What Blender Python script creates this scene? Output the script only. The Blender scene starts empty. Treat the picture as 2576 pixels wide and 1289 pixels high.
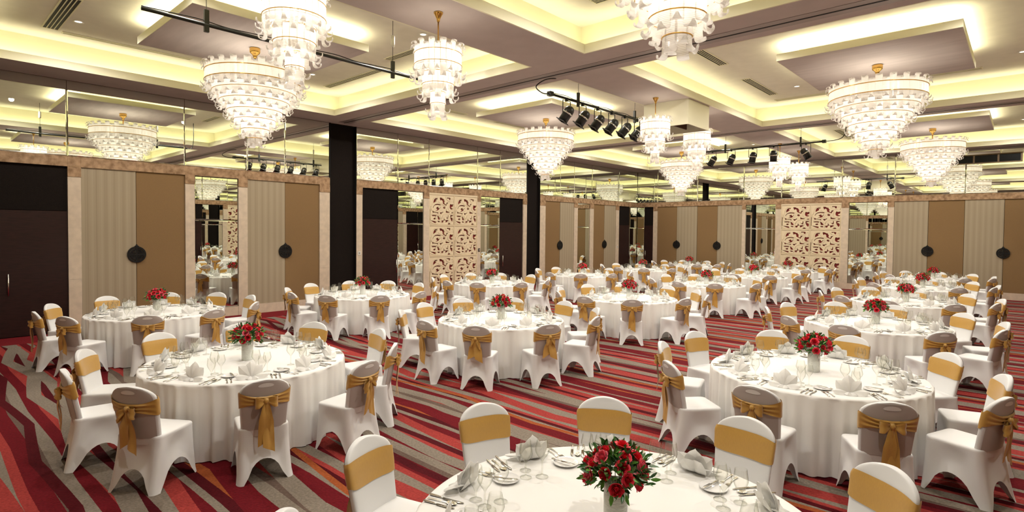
import bpy, math, random
from mathutils import Vector, Matrix
random.seed(7)
PI = math.pi
scene = bpy.context.scene
COL = scene.collection

# ------------------------------------------------------------------ camera
F_PX, YAW, PITCH, ROLL = 1412.08, -0.7407, -0.0265, 0.0098
CAM = Vector((15.109, -26.271, 2.2835))
fw = Vector((math.sin(YAW) * math.cos(PITCH), math.cos(YAW) * math.cos(PITCH), math.sin(PITCH)))
rt = Vector((math.cos(YAW), -math.sin(YAW), 0))
up = rt.cross(fw)
rt2 = rt * math.cos(ROLL) + up * math.sin(ROLL)
up2 = -rt * math.sin(ROLL) + up * math.cos(ROLL)
cd = bpy.data.cameras.new('camera')
cd.sensor_fit = 'HORIZONTAL'; cd.sensor_width = 36.0
cd.lens = F_PX / 2576 * 36.0
cd.shift_y = -27.54 / 2576
cd.clip_start = 0.05; cd.clip_end = 200
cam = bpy.data.objects.new('camera', cd)
M = Matrix((rt2, up2, -fw)).transposed().to_4x4(); M.translation = CAM
cam.matrix_world = M
COL.objects.link(cam)
scene.camera = cam

# ------------------------------------------------------------------ world, exposure
w = bpy.data.worlds.new('world'); scene.world = w; w.use_nodes = True
w.node_tree.nodes['Background'].inputs[0].default_value = (0.9, 0.85, 0.75, 1)
w.node_tree.nodes['Background'].inputs[1].default_value = 0.0
vs = scene.view_settings
vs.view_transform = 'Standard'; vs.look = 'None'; vs.gamma = 1.0; vs.use_curve_mapping = False
vs.exposure = 0.38
cy = scene.cycles
cy.max_bounces = 7; cy.diffuse_bounces = 3; cy.glossy_bounces = 4; cy.transmission_bounces = 4
cy.transparent_max_bounces = 16
cy.use_adaptive_sampling = True; cy.adaptive_threshold = 0.05
cy.caustics_reflective = False; cy.caustics_refractive = False
cy.sample_clamp_indirect = 25.0
cy.use_denoising = True

# room numbers (metres); side wall is x = 0, end wall is y = 0
W, L, ZS, ZU = 17.45, 26.9, 5.38, 5.97
XC = [(1.05, 8.1), (9.35, 16.4)]
YC = [(-25.5, -18.15), (-17.0, -9.2), (-8.2, -0.7)]
CENX = [4.52, 12.88]; CENY = [-21.78, -13.25, -4.35]
COVE_COL = (1.0, 0.945, 0.63); WARM = (1.0, 0.92, 0.80)
P_COVE, P_SLAB, P_BIG, P_SMALL, P_DOWN = 23.0, 14.5, 24.0, 8.0, 235.0
DOWN_COL = (1.0, 0.95, 0.90)

def lamp(name, typ, loc, power, color, rot=(0, 0, 0), **kw):
    d = bpy.data.lights.new(name, typ); d.energy = power; d.color = color
    for k, v in kw.items(): setattr(d, k, v)
    o = bpy.data.objects.new(name, d); o.location = loc; o.rotation_euler = rot
    COL.objects.link(o); return o

for (x0, x1) in XC:
    for (y0, y1) in YC:
        cx, cy_ = (x0 + x1) / 2, (y0 + y1) / 2
        for (px, py, sx, sy) in ((cx, y0 - .13, x1 - x0, .1), (cx, y1 + .13, x1 - x0, .1),
                                 (x0 - .13, cy_, .1, y1 - y0), (x1 + .13, cy_, .1, y1 - y0)):
            lamp('cove_lamp', 'AREA', (px, py, ZS + .08), P_COVE, COVE_COL, (PI, 0, 0), shape='RECTANGLE', size=sx, size_y=sy)
for cx in CENX:
    for cy_ in CENY:
        for (px, py, sx, sy) in ((cx, cy_ - 1.4, 2.5, .08), (cx, cy_ + 1.4, 2.5, .08), (cx - 1.3, cy_, .08, 2.7), (cx + 1.3, cy_, .08, 2.7)):
            lamp('panel_lamp', 'AREA', (px, py, 5.75), P_SLAB, COVE_COL, (PI, 0, 0), shape='RECTANGLE', size=sx, size_y=sy)

# ------------------------------------------------------------------ materials
def nmat(name):
    m = bpy.data.materials.new(name); m.use_nodes = True
    nt = m.node_tree; nt.nodes.clear()
    o = nt.nodes.new('ShaderNodeOutputMaterial')
    return m, nt, o
def N(nt, t, **kw):
    n = nt.nodes.new(t)
    for k, v in kw.items(): setattr(n, k, v)
    return n
def pbr(name, col, rough=.6, metal=0., noise=0., scale=20., bump=0., sheen=0., spec=.5, col2=None, stretch=(1, 1, 1), detail=4.):
    m, nt, o = nmat(name)
    b = N(nt, 'ShaderNodeBsdfPrincipled')
    b.inputs['Base Color'].default_value = (*col, 1); b.inputs['Roughness'].default_value = rough
    b.inputs['Metallic'].default_value = metal; b.inputs['Specular IOR Level'].default_value = spec
    if sheen: b.inputs['Sheen Weight'].default_value = sheen
    if noise or bump:
        tc = N(nt, 'ShaderNodeTexCoord'); mp = N(nt, 'ShaderNodeMapping'); mp.inputs['Scale'].default_value = stretch
        nz = N(nt, 'ShaderNodeTexNoise'); nz.inputs['Scale'].default_value = scale; nz.inputs['Detail'].default_value = detail
        nt.links.new(tc.outputs['Object'], mp.inputs[0]); nt.links.new(mp.outputs[0], nz.inputs['Vector'])
        if noise:
            c2 = col2 or tuple(max(0, c * (1 - noise)) for c in col)
            r = N(nt, 'ShaderNodeValToRGB')
            r.color_ramp.elements[0].position = .35; r.color_ramp.elements[1].position = .65
            r.color_ramp.elements[0].color = (*c2, 1); r.color_ramp.elements[1].color = (*col, 1)
            nt.links.new(nz.outputs['Fac'], r.inputs[0]); nt.links.new(r.outputs[0], b.inputs['Base Color'])
        if bump:
            bp = N(nt, 'ShaderNodeBump'); bp.inputs['Strength'].default_value = bump; bp.inputs['Distance'].default_value = .01
            nt.links.new(nz.outputs['Fac'], bp.inputs['Height']); nt.links.new(bp.outputs[0], b.inputs['Normal'])
    nt.links.new(b.outputs[0], o.inputs[0]); return m
def thin_glass(name, tint, k=.06, edge=.75):
    m, nt, o = nmat(name)
    tr = N(nt, 'ShaderNodeBsdfTransparent'); tr.inputs[0].default_value = (*tint, 1)
    gl = N(nt, 'ShaderNodeBsdfGlossy'); gl.inputs[0].default_value = (1, 1, .97, 1); gl.inputs['Roughness'].default_value = .03
    lf = N(nt, 'ShaderNodeLayerWeight'); lf.inputs[0].default_value = .5; cr = N(nt, 'ShaderNodeValToRGB')   # longer path through the wall at a glancing angle
    cr.color_ramp.elements[0].position = .30; cr.color_ramp.elements[0].color = (*tint, 1); cr.color_ramp.elements[1].position = .97; cr.color_ramp.elements[1].color = (.16, .165, .14, 1)
    e = cr.color_ramp.elements.new(.72); e.color = (.80, .81, .77, 1)
    nt.links.new(lf.outputs['Facing'], cr.inputs[0]); nt.links.new(cr.outputs[0], tr.inputs[0])
    lw = N(nt, 'ShaderNodeLayerWeight'); lw.inputs[0].default_value = .45
    mr = N(nt, 'ShaderNodeMapRange'); mr.inputs[3].default_value = k; mr.inputs[4].default_value = edge
    pw = N(nt, 'ShaderNodeMath', operation='POWER'); pw.inputs[1].default_value = 3.2
    nt.links.new(lw.outputs['Facing'], pw.inputs[0]); nt.links.new(pw.outputs[0], mr.inputs[0])
    mx = N(nt, 'ShaderNodeMixShader')
    nt.links.new(mr.outputs[0], mx.inputs[0]); nt.links.new(tr.outputs[0], mx.inputs[1]); nt.links.new(gl.outputs[0], mx.inputs[2])
    nt.links.new(mx.outputs[0], o.inputs[0]); return m
def strap_glass(name):
    m, nt, o = nmat(name)
    tr = N(nt, 'ShaderNodeBsdfTransparent'); tr.inputs[0].default_value = (1, .985, .95, 1)
    tl = N(nt, 'ShaderNodeBsdfTranslucent'); tl.inputs[0].default_value = (.95, .93, .89, 1)
    df = N(nt, 'ShaderNodeBsdfDiffuse'); df.inputs[0].default_value = (.85, .8, .74, 1)
    gl = N(nt, 'ShaderNodeBsdfGlossy'); gl.inputs[0].default_value = (.9, .9, .88, 1); gl.inputs['Roughness'].default_value = .15
    tc = N(nt, 'ShaderNodeTexCoord'); wv = N(nt, 'ShaderNodeTexWave', bands_direction='Z'); wv.inputs['Scale'].default_value = 22
    nt.links.new(tc.outputs['Object'], wv.inputs['Vector'])
    bp = N(nt, 'ShaderNodeBump'); bp.inputs['Strength'].default_value = .35; bp.inputs['Distance'].default_value = .004
    nt.links.new(wv.outputs['Fac'], bp.inputs['Height'])
    for s in (tl, df, gl): nt.links.new(bp.outputs[0], s.inputs['Normal'])
    def mix(f, a, b):
        x = N(nt, 'ShaderNodeMixShader'); x.inputs[0].default_value = f
        nt.links.new(a, x.inputs[1]); nt.links.new(b, x.inputs[2]); return x.outputs[0]
    a = mix(.42, tl.outputs[0], df.outputs[0]); a = mix(.10, a, gl.outputs[0])
    nt.links.new(a, o.inputs[0]); return m
def emit(name, col, s):
    m, nt, o = nmat(name); e = N(nt, 'ShaderNodeEmission'); e.inputs[0].default_value = (*col, 1); e.inputs[1].default_value = s
    nt.links.new(e.outputs[0], o.inputs[0]); return m
def thin_cloth(name, col, k=.35):
    m, nt, o = nmat(name); tl = N(nt, 'ShaderNodeBsdfTranslucent'); tl.inputs[0].default_value = (*col, 1)
    df = N(nt, 'ShaderNodeBsdfDiffuse'); df.inputs[0].default_value = (*col, 1); mx = N(nt, 'ShaderNodeMixShader'); mx.inputs[0].default_value = k
    nt.links.new(tl.outputs[0], mx.inputs[1]); nt.links.new(df.outputs[0], mx.inputs[2]); nt.links.new(mx.outputs[0], o.inputs[0]); return m
def mirror_mat():
    m, nt, o = nmat('mirror'); g = N(nt, 'ShaderNodeBsdfGlossy'); g.inputs[0].default_value = (.80, .83, .76, 1); g.inputs['Roughness'].default_value = 0.0
    nt.links.new(g.outputs[0], o.inputs[0]); return m
def carpet_mat():
    m, nt, o = nmat('carpet'); b = N(nt, 'ShaderNodeBsdfPrincipled'); b.inputs['Roughness'].default_value = .95
    b.inputs['Specular IOR Level'].default_value = .1
    tc = N(nt, 'ShaderNodeTexCoord'); sp = N(nt, 'ShaderNodeSeparateXYZ'); nt.links.new(tc.outputs['Object'], sp.inputs[0])
    def mth(op, a, b2=None, c=None):
        n = N(nt, 'ShaderNodeMath', operation=op)
        for i, v in enumerate((a, b2, c)):
            if v is None: continue
            if isinstance(v, (int, float)): n.inputs[i].default_value = v
            else: nt.links.new(v, n.inputs[i])
        return n.outputs[0]
    X, Y = sp.outputs[0], sp.outputs[1]
    def tri(period, ph, amp): return mth('MULTIPLY', mth('PINGPONG', mth('ADD', X, ph), period), amp)
    n1 = N(nt, 'ShaderNodeTexNoise', noise_dimensions='1D'); n1.inputs['Scale'].default_value = .45; n1.inputs['Detail'].default_value = 1
    nt.links.new(Y, n1.inputs['W'])
    am = mth('MULTIPLY', n1.outputs['Fac'], 2.2)
    lx = mth('MAXIMUM', mth('SUBTRACT', 1.25, mth('MULTIPLY', X, .085)), .28)
    am = mth('MULTIPLY', am, lx)
    n3 = N(nt, 'ShaderNodeTexNoise'); n3.inputs['Scale'].default_value = 60; n3.inputs['Detail'].default_value = 2; nt.links.new(tc.outputs['Object'], n3.inputs['Vector'])
    Y = mth('ADD', Y, mth('MULTIPLY', n3.outputs['Fac'], .009))
    v1 = mth('ADD', Y, mth('MULTIPLY', tri(1.37, .7, .045), am))
    v2 = mth('SUBTRACT', Y, mth('MULTIPLY', tri(1.37, .1, .185), am))
    G, R, D, K, O, B = (.215, .178, .14), (.31, .040, .034), (.125, .006, .010), (.070, .004, .007), (.30, .075, .022), (.125, .085, .066)
    def ramp(seq, period, v, salt):
        r = N(nt, 'ShaderNodeValToRGB'); r.color_ramp.interpolation = 'CONSTANT'; tot = sum(s[1] for s in seq); acc = 0
        els = r.color_ramp.elements
        for i, (c, wd) in enumerate(seq):
            e = els[0] if i == 0 else (els[1] if i == 1 else els.new(acc / tot))
            e.position = acc / tot; e.color = (*c, 1) if len(c) == 3 else c; acc += wd
        f = mth('FRACT', mth('ADD', mth('DIVIDE', v, period), 50 + salt)); nt.links.new(f, r.inputs[0]); return r
    base = [(G, 14), (R, 7), (D, 12), (B, 6), (G, 9), (D, 10), (R, 10), (K, 7), (G, 12), (R, 4), (D, 9), (G, 6), (K, 8), (O, 9), (D, 8), (G, 11), (B, 7), (R, 8), (D, 15), (G, 7), (K, 6), (R, 5), (G, 10), (D, 8)]
    over = [(R, 9), (G, 18), (D, 15), (G, 14), (G, 12), (D, 14), (O, 5), (D, 16), (R, 13), (G, 17), (K, 7), (D, 16), (G, 11), (D, 13)]
    mask = [((1, 1, 1) if i % 2 == 0 else (0, 0, 0), wd) for i, (c, wd) in enumerate(over)]
    ra = ramp(base, 2.5, v1, .31); rb = ramp(over, 2.45, v2, .13); rm = ramp(mask, 2.45, v2, .13)
    mx = N(nt, 'ShaderNodeMix', data_type='RGBA'); nt.links.new(rm.outputs[0], mx.inputs[0]); nt.links.new(ra.outputs[0], mx.inputs[6]); nt.links.new(rb.outputs[0], mx.inputs[7])
    # plain border along the walls
    bd = mth('MINIMUM', mth('MINIMUM', mth('SUBTRACT', X, .92), mth('SUBTRACT', W - .92, X)), mth('MINIMUM', mth('SUBTRACT', -.5, Y), mth('ADD', Y, L - .5)))
    bf = mth('LESS_THAN', bd, 0.0)
    mb = N(nt, 'ShaderNodeMix', data_type='RGBA'); nt.links.new(bf, mb.inputs[0]); nt.links.new(mx.outputs[2], mb.inputs[6]); mb.inputs[7].default_value = (.17, .012, .016, 1)
    nz = N(nt, 'ShaderNodeTexNoise'); nz.inputs['Scale'].default_value = 45; nz.inputs['Detail'].default_value = 5; nt.links.new(tc.outputs['Object'], nz.inputs['Vector'])
    mr = N(nt, 'ShaderNodeMapRange'); mr.inputs[3].default_value = .45; mr.inputs[4].default_value = 1.55; nt.links.new(nz.outputs['Fac'], mr.inputs[0])
    ml = N(nt, 'ShaderNodeMix', data_type='RGBA', blend_type='MULTIPLY'); ml.inputs[0].default_value = 1
    nt.links.new(mb.outputs[2], ml.inputs[6]); nt.links.new(mr.outputs[0], ml.inputs[7]); nt.links.new(ml.outputs[2], b.inputs['Base Color'])
    bp = N(nt, 'ShaderNodeBump'); bp.inputs['Strength'].default_value = .5; bp.inputs['Distance'].default_value = .01
    nt.links.new(nz.outputs['Fac'], bp.inputs['Height']); nt.links.new(bp.outputs[0], b.inputs['Normal'])
    nt.links.new(b.outputs[0], o.inputs[0]); return m
def stripe_fabric():
    m, nt, o = nmat('striped_fabric'); b = N(nt, 'ShaderNodeBsdfPrincipled'); b.inputs['Roughness'].default_value = .85; b.inputs['Specular IOR Level'].default_value = .2
    tc = N(nt, 'ShaderNodeTexCoord'); sp = N(nt, 'ShaderNodeSeparateXYZ'); nt.links.new(tc.outputs['Object'], sp.inputs[0])
    ad = N(nt, 'ShaderNodeMath', operation='ADD'); nt.links.new(sp.outputs[0], ad.inputs[0]); nt.links.new(sp.outputs[1], ad.inputs[1])
    cb = N(nt, 'ShaderNodeCombineXYZ'); nt.links.new(ad.outputs[0], cb.inputs[0])
    n1 = N(nt, 'ShaderNodeTexNoise'); n1.inputs['Scale'].default_value = 70; n1.inputs['Detail'].default_value = 4; nt.links.new(cb.outputs[0], n1.inputs['Vector'])
    wv = N(nt, 'ShaderNodeTexWave', wave_profile='TRI'); wv.inputs['Scale'].default_value = 1.9; nt.links.new(cb.outputs[0], wv.inputs['Vector'])
    n2 = N(nt, 'ShaderNodeTexNoise'); n2.inputs['Scale'].default_value = 130; n2.inputs['Detail'].default_value = 3; nt.links.new(tc.outputs['Object'], n2.inputs['Vector'])
    a1 = N(nt, 'ShaderNodeMath', operation='MULTIPLY_ADD'); a1.inputs[1].default_value = .22; nt.links.new(wv.outputs['Fac'], a1.inputs[0]); nt.links.new(n1.outputs['Fac'], a1.inputs[2])
    av = N(nt, 'ShaderNodeMath', operation='MULTIPLY_ADD'); av.inputs[1].default_value = .30; nt.links.new(n2.outputs['Fac'], av.inputs[0]); nt.links.new(a1.outputs[0], av.inputs[2])
    r = N(nt, 'ShaderNodeValToRGB'); r.color_ramp.elements[0].position = .48; r.color_ramp.elements[1].position = .85
    r.color_ramp.elements[0].color = (.275, .215, .14, 1); r.color_ramp.elements[1].color = (.39, .32, .22, 1)
    nt.links.new(av.outputs[0], r.inputs[0]); nt.links.new(r.outputs[0], b.inputs['Base Color']); nt.links.new(b.outputs[0], o.inputs[0]); return m

MT = dict(
    soffit=pbr('soffit_paint', (.55, .475, .43), .8, noise=.06, scale=3),
    slab=pbr('dropped_panel_paint', (.57, .50, .455), .8, noise=.10, scale=1.2, stretch=(1, 6, 1)),
    upper=pbr('upper_ceiling_paint', (.76, .72, .61), .85, noise=.05, scale=4),
    fascia=pbr('cove_paint', (.80, .76, .56), .8),
    trackg=pbr('track_metal', (.34, .29, .26), .45, .3), black=pbr('matte_black', (.008, .007, .006), .6, spec=.2),
    blackwall=pbr('black_fabric', (.013, .009, .007), .9, noise=.3, scale=60, spec=.12),
    mirror=mirror_mat(), carpet=carpet_mat(), stripe=stripe_fabric(),
    tan=pbr('tan_fabric', (.265, .162, .072), .85, noise=.22, scale=140, spec=.2),
    marble=pbr('brown_marble', (.44, .28, .16), .25, noise=.5, scale=9, col2=(.23, .135, .07), detail=9),
    cream=pbr('cream_marble', (.66, .54, .41), .3, noise=.14, scale=7, detail=8),
    carved=pbr('carved_cream', (.72, .59, .40), .6), red=pbr('red_backing', (.20, .010, .010), .7),
    walls=pbr('wall_body', (.3, .22, .14), .9),
    door=pbr('dark_wood', (.026, .008, .006), .4, spec=.3, noise=.4, scale=5, stretch=(1, 1, 6)),
    steel=pbr('steel', (.62, .6, .56), .22, 1.0), silver=pbr('cutlery_steel', (.70, .68, .64), .16, 1.0),
    gold=pbr('polished_brass', (.83, .52, .15), .18, 1.0), bronze=pbr('bronze_frame', (.12, .075, .035), .5, .3),
    strap=strap_glass('frosted_strap_glass'), bulb=emit('bulb', (1, .9, .72), 9.0),
    cover=pbr('spandex_white', (.80, .795, .785), .62, spec=.3, sheen=.15), satin=pbr('gold_satin', (.58, .325, .066), .36, noise=.05, scale=160, stretch=(1, 1, .2), sheen=.3),
    cloth=pbr('white_tablecloth', (.86, .845, .81), .75, spec=.25), napkin=thin_cloth('white_napkin', (.93, .92, .885), .78),
    glass=thin_glass('drinking_glass', (.965, .965, .95), .05, .55), china=pbr('white_china', (.86, .85, .83), .12),
    vase=pbr('pebbled_vase_glass', (.85, .87, .80), .08, noise=.16, scale=45, stretch=(1, 1, 3.2), bump=.35),
    rose=pbr('red_rose', (.95, .055, .10), .5, noise=.25, scale=40, col2=(.82, .028, .055)), rosep=pbr('pink_rose', (.97, .15, .21), .5, noise=.2, scale=40),
    leaf=pbr('dark_leaf', (.035, .15, .022), .35, noise=.5, scale=25), leaf2=pbr('light_leaf', (.11, .30, .04), .35), stem=pbr('stem', (.06, .12, .03), .6),
    winglass=pbr('dark_window_glass', (.004, .004, .004), .3, spec=.15), plasticw=pbr('white_plastic', (.7, .68, .62), .4),
    lens=emit('downlight_lens', (1, .93, .8), 3.0), wood=pbr('table_wood', (.25, .15, .08), .6), ductin=pbr('duct_inside', (.10, .045, .02), .8),
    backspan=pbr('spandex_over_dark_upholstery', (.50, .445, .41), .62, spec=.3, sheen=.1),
    hole_lit_spandex=pbr('hole_lit_spandex', (.80, .77, .74), .5),  # light coming through the hand hole, put into a paler cover colour
    can=pbr('par_can_black', (.020, .020, .016), .38, .2))

# ------------------------------------------------------------------ mesh helpers
class MB:
    def __init__(s): s.v = []; s.f = []
    def add(s, v, f):
        n = len(s.v); s.v += [tuple(a) for a in v]; s.f += [tuple(i + n for i in q) for q in f]; return s
    def box(s, x0, x1, y0, y1, z0, z1):
        v = [(x, y, z) for x in (x0, x1) for y in (y0, y1) for z in (z0, z1)]
        return s.add(v, [(0, 1, 3, 2), (4, 6, 7, 5), (0, 4, 5, 1), (2, 3, 7, 6), (0, 2, 6, 4), (1, 5, 7, 3)])
    def lathe(s, prof, n=16, c=(0, 0, 0), cap=False):
        v = []
        for r, z in prof:
            for i in range(n):
                a = 2 * PI * i / n; v.append((c[0] + r * math.cos(a), c[1] + r * math.sin(a), c[2] + z))
        f = []
        for j in range(len(prof) - 1):
            for i in range(n):
                k = (i + 1) % n; f.append((j * n + i, j * n + k, (j + 1) * n + k, (j + 1) * n + i))
        if cap: f.append(tuple(range(n - 1, -1, -1))); f.append(tuple((len(prof) - 1) * n + i for i in range(n)))
        return s.add(v, f)
    def tube(s, pts, r, n=6, closed=False, cap=True):
        pts = [Vector(p) for p in pts]; v = []; m = len(pts); rr = r if isinstance(r, (list, tuple)) else [r] * m
        prev = None
        for i, p in enumerate(pts):
            t = (pts[(i + 1) % m] - pts[i - 1]) if closed else (pts[min(i + 1, m - 1)] - pts[max(i - 1, 0)])
            t.normalize()
            if prev is None:
                ref = Vector((0, 0, 1)) if abs(t.z) < .9 else Vector((1, 0, 0)); a = t.cross(ref).normalized()
            else: a = (prev - t * prev.dot(t)).normalized()
            prev = a; b = t.cross(a)
            for k in range(n):
                an = 2 * PI * k / n; v.append(p + (a * math.cos(an) + b * math.sin(an)) * rr[i])
        f = []
        for i in range(m if closed else m - 1):
            j = (i + 1) % m
            for k in range(n):
                l = (k + 1) % n; f.append((i * n + k, i * n + l, j * n + l, j * n + k))
        if cap and not closed: f.append(tuple(range(n - 1, -1, -1))); f.append(tuple((m - 1) * n + k for k in range(n)))
        return s.add(v, f)
    def grid(s, fn, nu, nv, cu=False):
        v = [fn(i / (nu if cu else nu - 1), j / (nv - 1)) for j in range(nv) for i in range(nu)]
        f = []
        for j in range(nv - 1):
            for i in range(nu if cu else nu - 1):
                k = (i + 1) % nu; f.append((j * nu + i, j * nu + k, (j + 1) * nu + k, (j + 1) * nu + i))
        return s.add(v, f)
    def mesh(s, name, mat=None, smooth=False):
        me = bpy.data.meshes.new(name); me.from_pydata(s.v, [], s.f)
        if mat: me.materials.append(MT[mat])
        if smooth: me.polygons.foreach_set('use_smooth', [True] * len(me.polygons))
        me.update(); return me
def ob(name, me, parent=None, loc=(0, 0, 0), rot=(0, 0, 0), scale=None):
    o = bpy.data.objects.new(name, me); o.location = loc; o.rotation_euler = rot
    if scale: o.scale = scale
    if parent: o.parent = parent
    COL.objects.link(o); return o
def tag(o, label, cat=None, group=None, kind=None):
    o['label'] = label
    if cat: o['category'] = cat
    if group: o['group'] = group
    if kind: o['kind'] = kind
    return o
def thing(name, label, cat, loc=(0, 0, 0), rz=0, group=None):
    return tag(ob(name, None, None, loc, (0, 0, rz)), label, cat, group)
def struct(name, me, label=None, parent=None):
    o = ob(name, me, parent)
    if parent is None: o['kind'] = 'structure'
    if label: o['label'] = label
    return o
def curve_mesh(name, splines, depth, mat, bevel=0.0):
    """flat outline with holes -> extruded solid in the x-z plane facing -y"""
    cu = bpy.data.curves.new('tmp', 'CURVE'); cu.dimensions = '2D'; cu.fill_mode = 'BOTH'; cu.extrude = depth / 2; cu.bevel_depth = bevel; cu.bevel_resolution = 1; cu.resolution_u = 4
    for pts, smooth in splines:
        if smooth:
            q2 = []; m_ = len(pts)
            for i in range(m_):
                p0, p1, p2, p3 = (Vector(pts[(i + k) % m_]) for k in (-1, 0, 1, 2))
                for s_ in (0, .34, .67):
                    q2.append(.5 * (2 * p1 + .75 * (p2 - p0) * s_ + (1.5 * p0 - 4.5 * p1 + 3.75 * p2 - .75 * p3) * s_ ** 2 + (-.75 * p0 + 2.5 * p1 - 2.5 * p2 + .75 * p3) * s_ ** 3))
            pts = q2
        sp = cu.splines.new('POLY'); sp.points.add(len(pts) - 1)
        for p, q in zip(sp.points, pts): p.co = (q[0], q[1], 0, 1)
        sp.use_cyclic_u = True
    o = bpy.data.objects.new('tmp', cu); COL.objects.link(o)
    dg = bpy.context.evaluated_depsgraph_get(); dg.update()
    me = bpy.data.meshes.new_from_object(o.evaluated_get(dg))
    COL.objects.unlink(o); bpy.data.objects.remove(o); bpy.data.curves.remove(cu)
    me.name = name; me.materials.clear(); me.materials.append(MT[mat])
    me.transform(Matrix.Rotation(PI / 2, 4, 'X')); return me
ORD = ['first', 'second', 'third', 'fourth', 'fifth', 'sixth', 'seventh', 'eighth', 'ninth', 'tenth', 'eleventh', 'twelfth']

# ------------------------------------------------------------------ floor and ceiling
struct('floor', MB().box(0, W, -L, 0, -.1, 0).mesh('floor', 'carpet'), 'striped red, taupe and orange ballroom carpet')
m = MB()
xs = [0, XC[0][0], XC[0][1], XC[1][0], XC[1][1], W]; ys = [-L, YC[0][0], YC[0][1], YC[1][0], YC[1][1], YC[2][0], YC[2][1], 0]
for i in range(5):
    for j in range(7):
        if i % 2 == 1 and j % 2 == 1: continue
        m.box(xs[i], xs[i + 1], ys[j], ys[j + 1], ZS, ZS + .03)
ceiling = struct('ceiling', m.mesh('ceiling', 'soffit'), 'mauve brown soffit with six lit coffers')
def ring_boxes(x0, x1, y0, y1, t, z0, z1):
    return MB().box(x0 - t, x1 + t, y0 - t, y0, z0, z1).box(x0 - t, x1 + t, y1, y1 + t, z0, z1).box(x0 - t, x0, y0, y1, z0, z1).box(x1, x1 + t, y0, y1, z0, z1)
def vent(x0, x1, y0, y1, z, label):
    t = thing('air_vent', label, 'vent', ((x0 + x1) / 2, (y0 + y1) / 2, z), 0, 'linear slot vents in the coffers')
    a, b = (x1 - x0) / 2, (y1 - y0) / 2
    ob('backing', MB().box(-a, a, -b, b, -.004, -.001).mesh('vent_backing', 'black'), t)
    ob('frame', ring_boxes(-a, a, -b, b, .02, -.014, -.001).mesh('vent_frame', 'fascia'), t)
    for k in range(1, 4):
        q = MB()
        if a > b: q.box(-a, a, -b + 2 * b * k / 4 - .25 * b / 4, -b + 2 * b * k / 4 + .25 * b / 4, -.012, -.004)
        else: q.box(-a + 2 * a * k / 4 - .25 * a / 4, -a + 2 * a * k / 4 + .25 * a / 4, -b, b, -.012, -.004)
        ob('slat', q.mesh('vent_slat', 'fascia'), t)
CN = {(0, 0): 'side-wall row, third from end wall', (0, 1): 'side-wall row, middle one', (0, 2): 'side-wall row, against end wall',
      (1, 0): 'aisle row, third from end wall', (1, 1): 'aisle row, middle one', (1, 2): 'aisle row, against end wall'}
dl_trim = MB().lathe([(.085, -.001), (.085, -.012), (.06, -.012), (.055, -.002)], 20).mesh('downlight_trim', 'plasticw', True)
dl_lens = MB().lathe([(.001, -.004), (.056, -.004)], 20).mesh('downlight_lens', 'lens')
for i, (x0, x1) in enumerate(XC):
    for j, (y0, y1) in enumerate(YC):
        cn = CN[(i, j)]
        struct('cove_fascia', ring_boxes(x0 + .003, x1 - .003, y0 + .003, y1 - .003, .03, ZS - .001, ZS + .16).mesh('cove_fascia', 'fascia'), None, ceiling)
        e = .28
        struct('cove_wall', ring_boxes(x0 - e, x1 + e, y0 - e, y1 + e, .03, ZS + .03, ZU).mesh('cove_wall', 'fascia'), None, ceiling)
        struct('upper_ceiling', MB().box(x0 - e - .02, x1 + e + .02, y0 - e - .02, y1 + e + .02, ZU, ZU + .05).mesh('upper_ceiling', 'upper'), None, ceiling)
        cx, cyy = CENX[i], CENY[j]
        struct('dropped_panel', MB().box(cx - 1.4, cx + 1.4, cyy - 1.5, cyy + 1.5, 5.60, 5.73).mesh('dropped_panel', 'slab'), None, ceiling)
        struct('panel_edge', ring_boxes(cx - 1.4, cx + 1.4, cyy - 1.5, cyy + 1.5, .012, 5.602, 5.735).mesh('panel_edge', 'fascia'), None, ceiling)
        struct('panel_riser', MB().box(cx - 1.1, cx + 1.1, cyy - 1.2, cyy + 1.2, 5.73, ZU).mesh('panel_riser', 'fascia'), None, ceiling)
        vent(x0 + .55, x0 + 3.0, y1 - .62, y1 - .46, ZU, 'long slotted air vent by cove, coffer in ' + cn)
        vent(x0 + 3.75, x0 + 4.95, y1 - .97, y1 - .81, ZU, 'short slotted air vent, coffer in ' + cn)
        if j == 0: vent(x0 + .55, x0 + 2.6, y0 + 1.08, y0 + 1.30, ZU, 'lengthwise slotted air vent by rear wall, coffer in ' + cn)
        else: vent(x0 + .68, x0 + .86, y0 + 1.3, y0 + 3.0, ZU, 'crosswise slotted air vent, coffer in ' + cn)
        if j == 0: vent(x0 + .40, x0 + .48, y0 + 1.4, y0 + 3.6, ZU, 'narrow crosswise slot vent, coffer in ' + cn)
        else: vent(x0 + .62, x0 + .80, y0 + 4.5, y0 + 6.5, ZU, 'longest crosswise slotted air vent, coffer in ' + cn)
        for (dx, dy, nm) in ((2.1, 2.25, 'aisle and end-wall'), (-2.1, 2.25, 'side and end-wall'), (2.1, -2.25, 'aisle and rear'), (-2.1, -2.25, 'side and rear')):
            t = thing('downlight', f'recessed downlight, {nm} corner, coffer in {cn}', 'downlight', (cx + dx, cyy + dy, ZU), 0, 'recessed downlights')
            ob('trim', dl_trim, t); ob('lens', dl_lens, t)
            lamp('downlight_lamp', 'SPOT', (cx + dx, cyy + dy, ZU - .03), P_DOWN, DOWN_COL, (0, 0, 0), spot_size=math.radians(164), spot_blend=.5, shadow_soft_size=.06)
for yt in (-17.42, -8.6):
    q = ob('partition_track', MB().box(.3, W - .3, yt - .17, yt + .17, ZS - .006, ZS).mesh('track_plate', 'trackg'), ceiling)
    ob('track_slot', MB().box(.3, W - .3, yt - .018, yt + .018, ZS - .010, ZS - .005).mesh('track_slot', 'black'), q)

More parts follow.
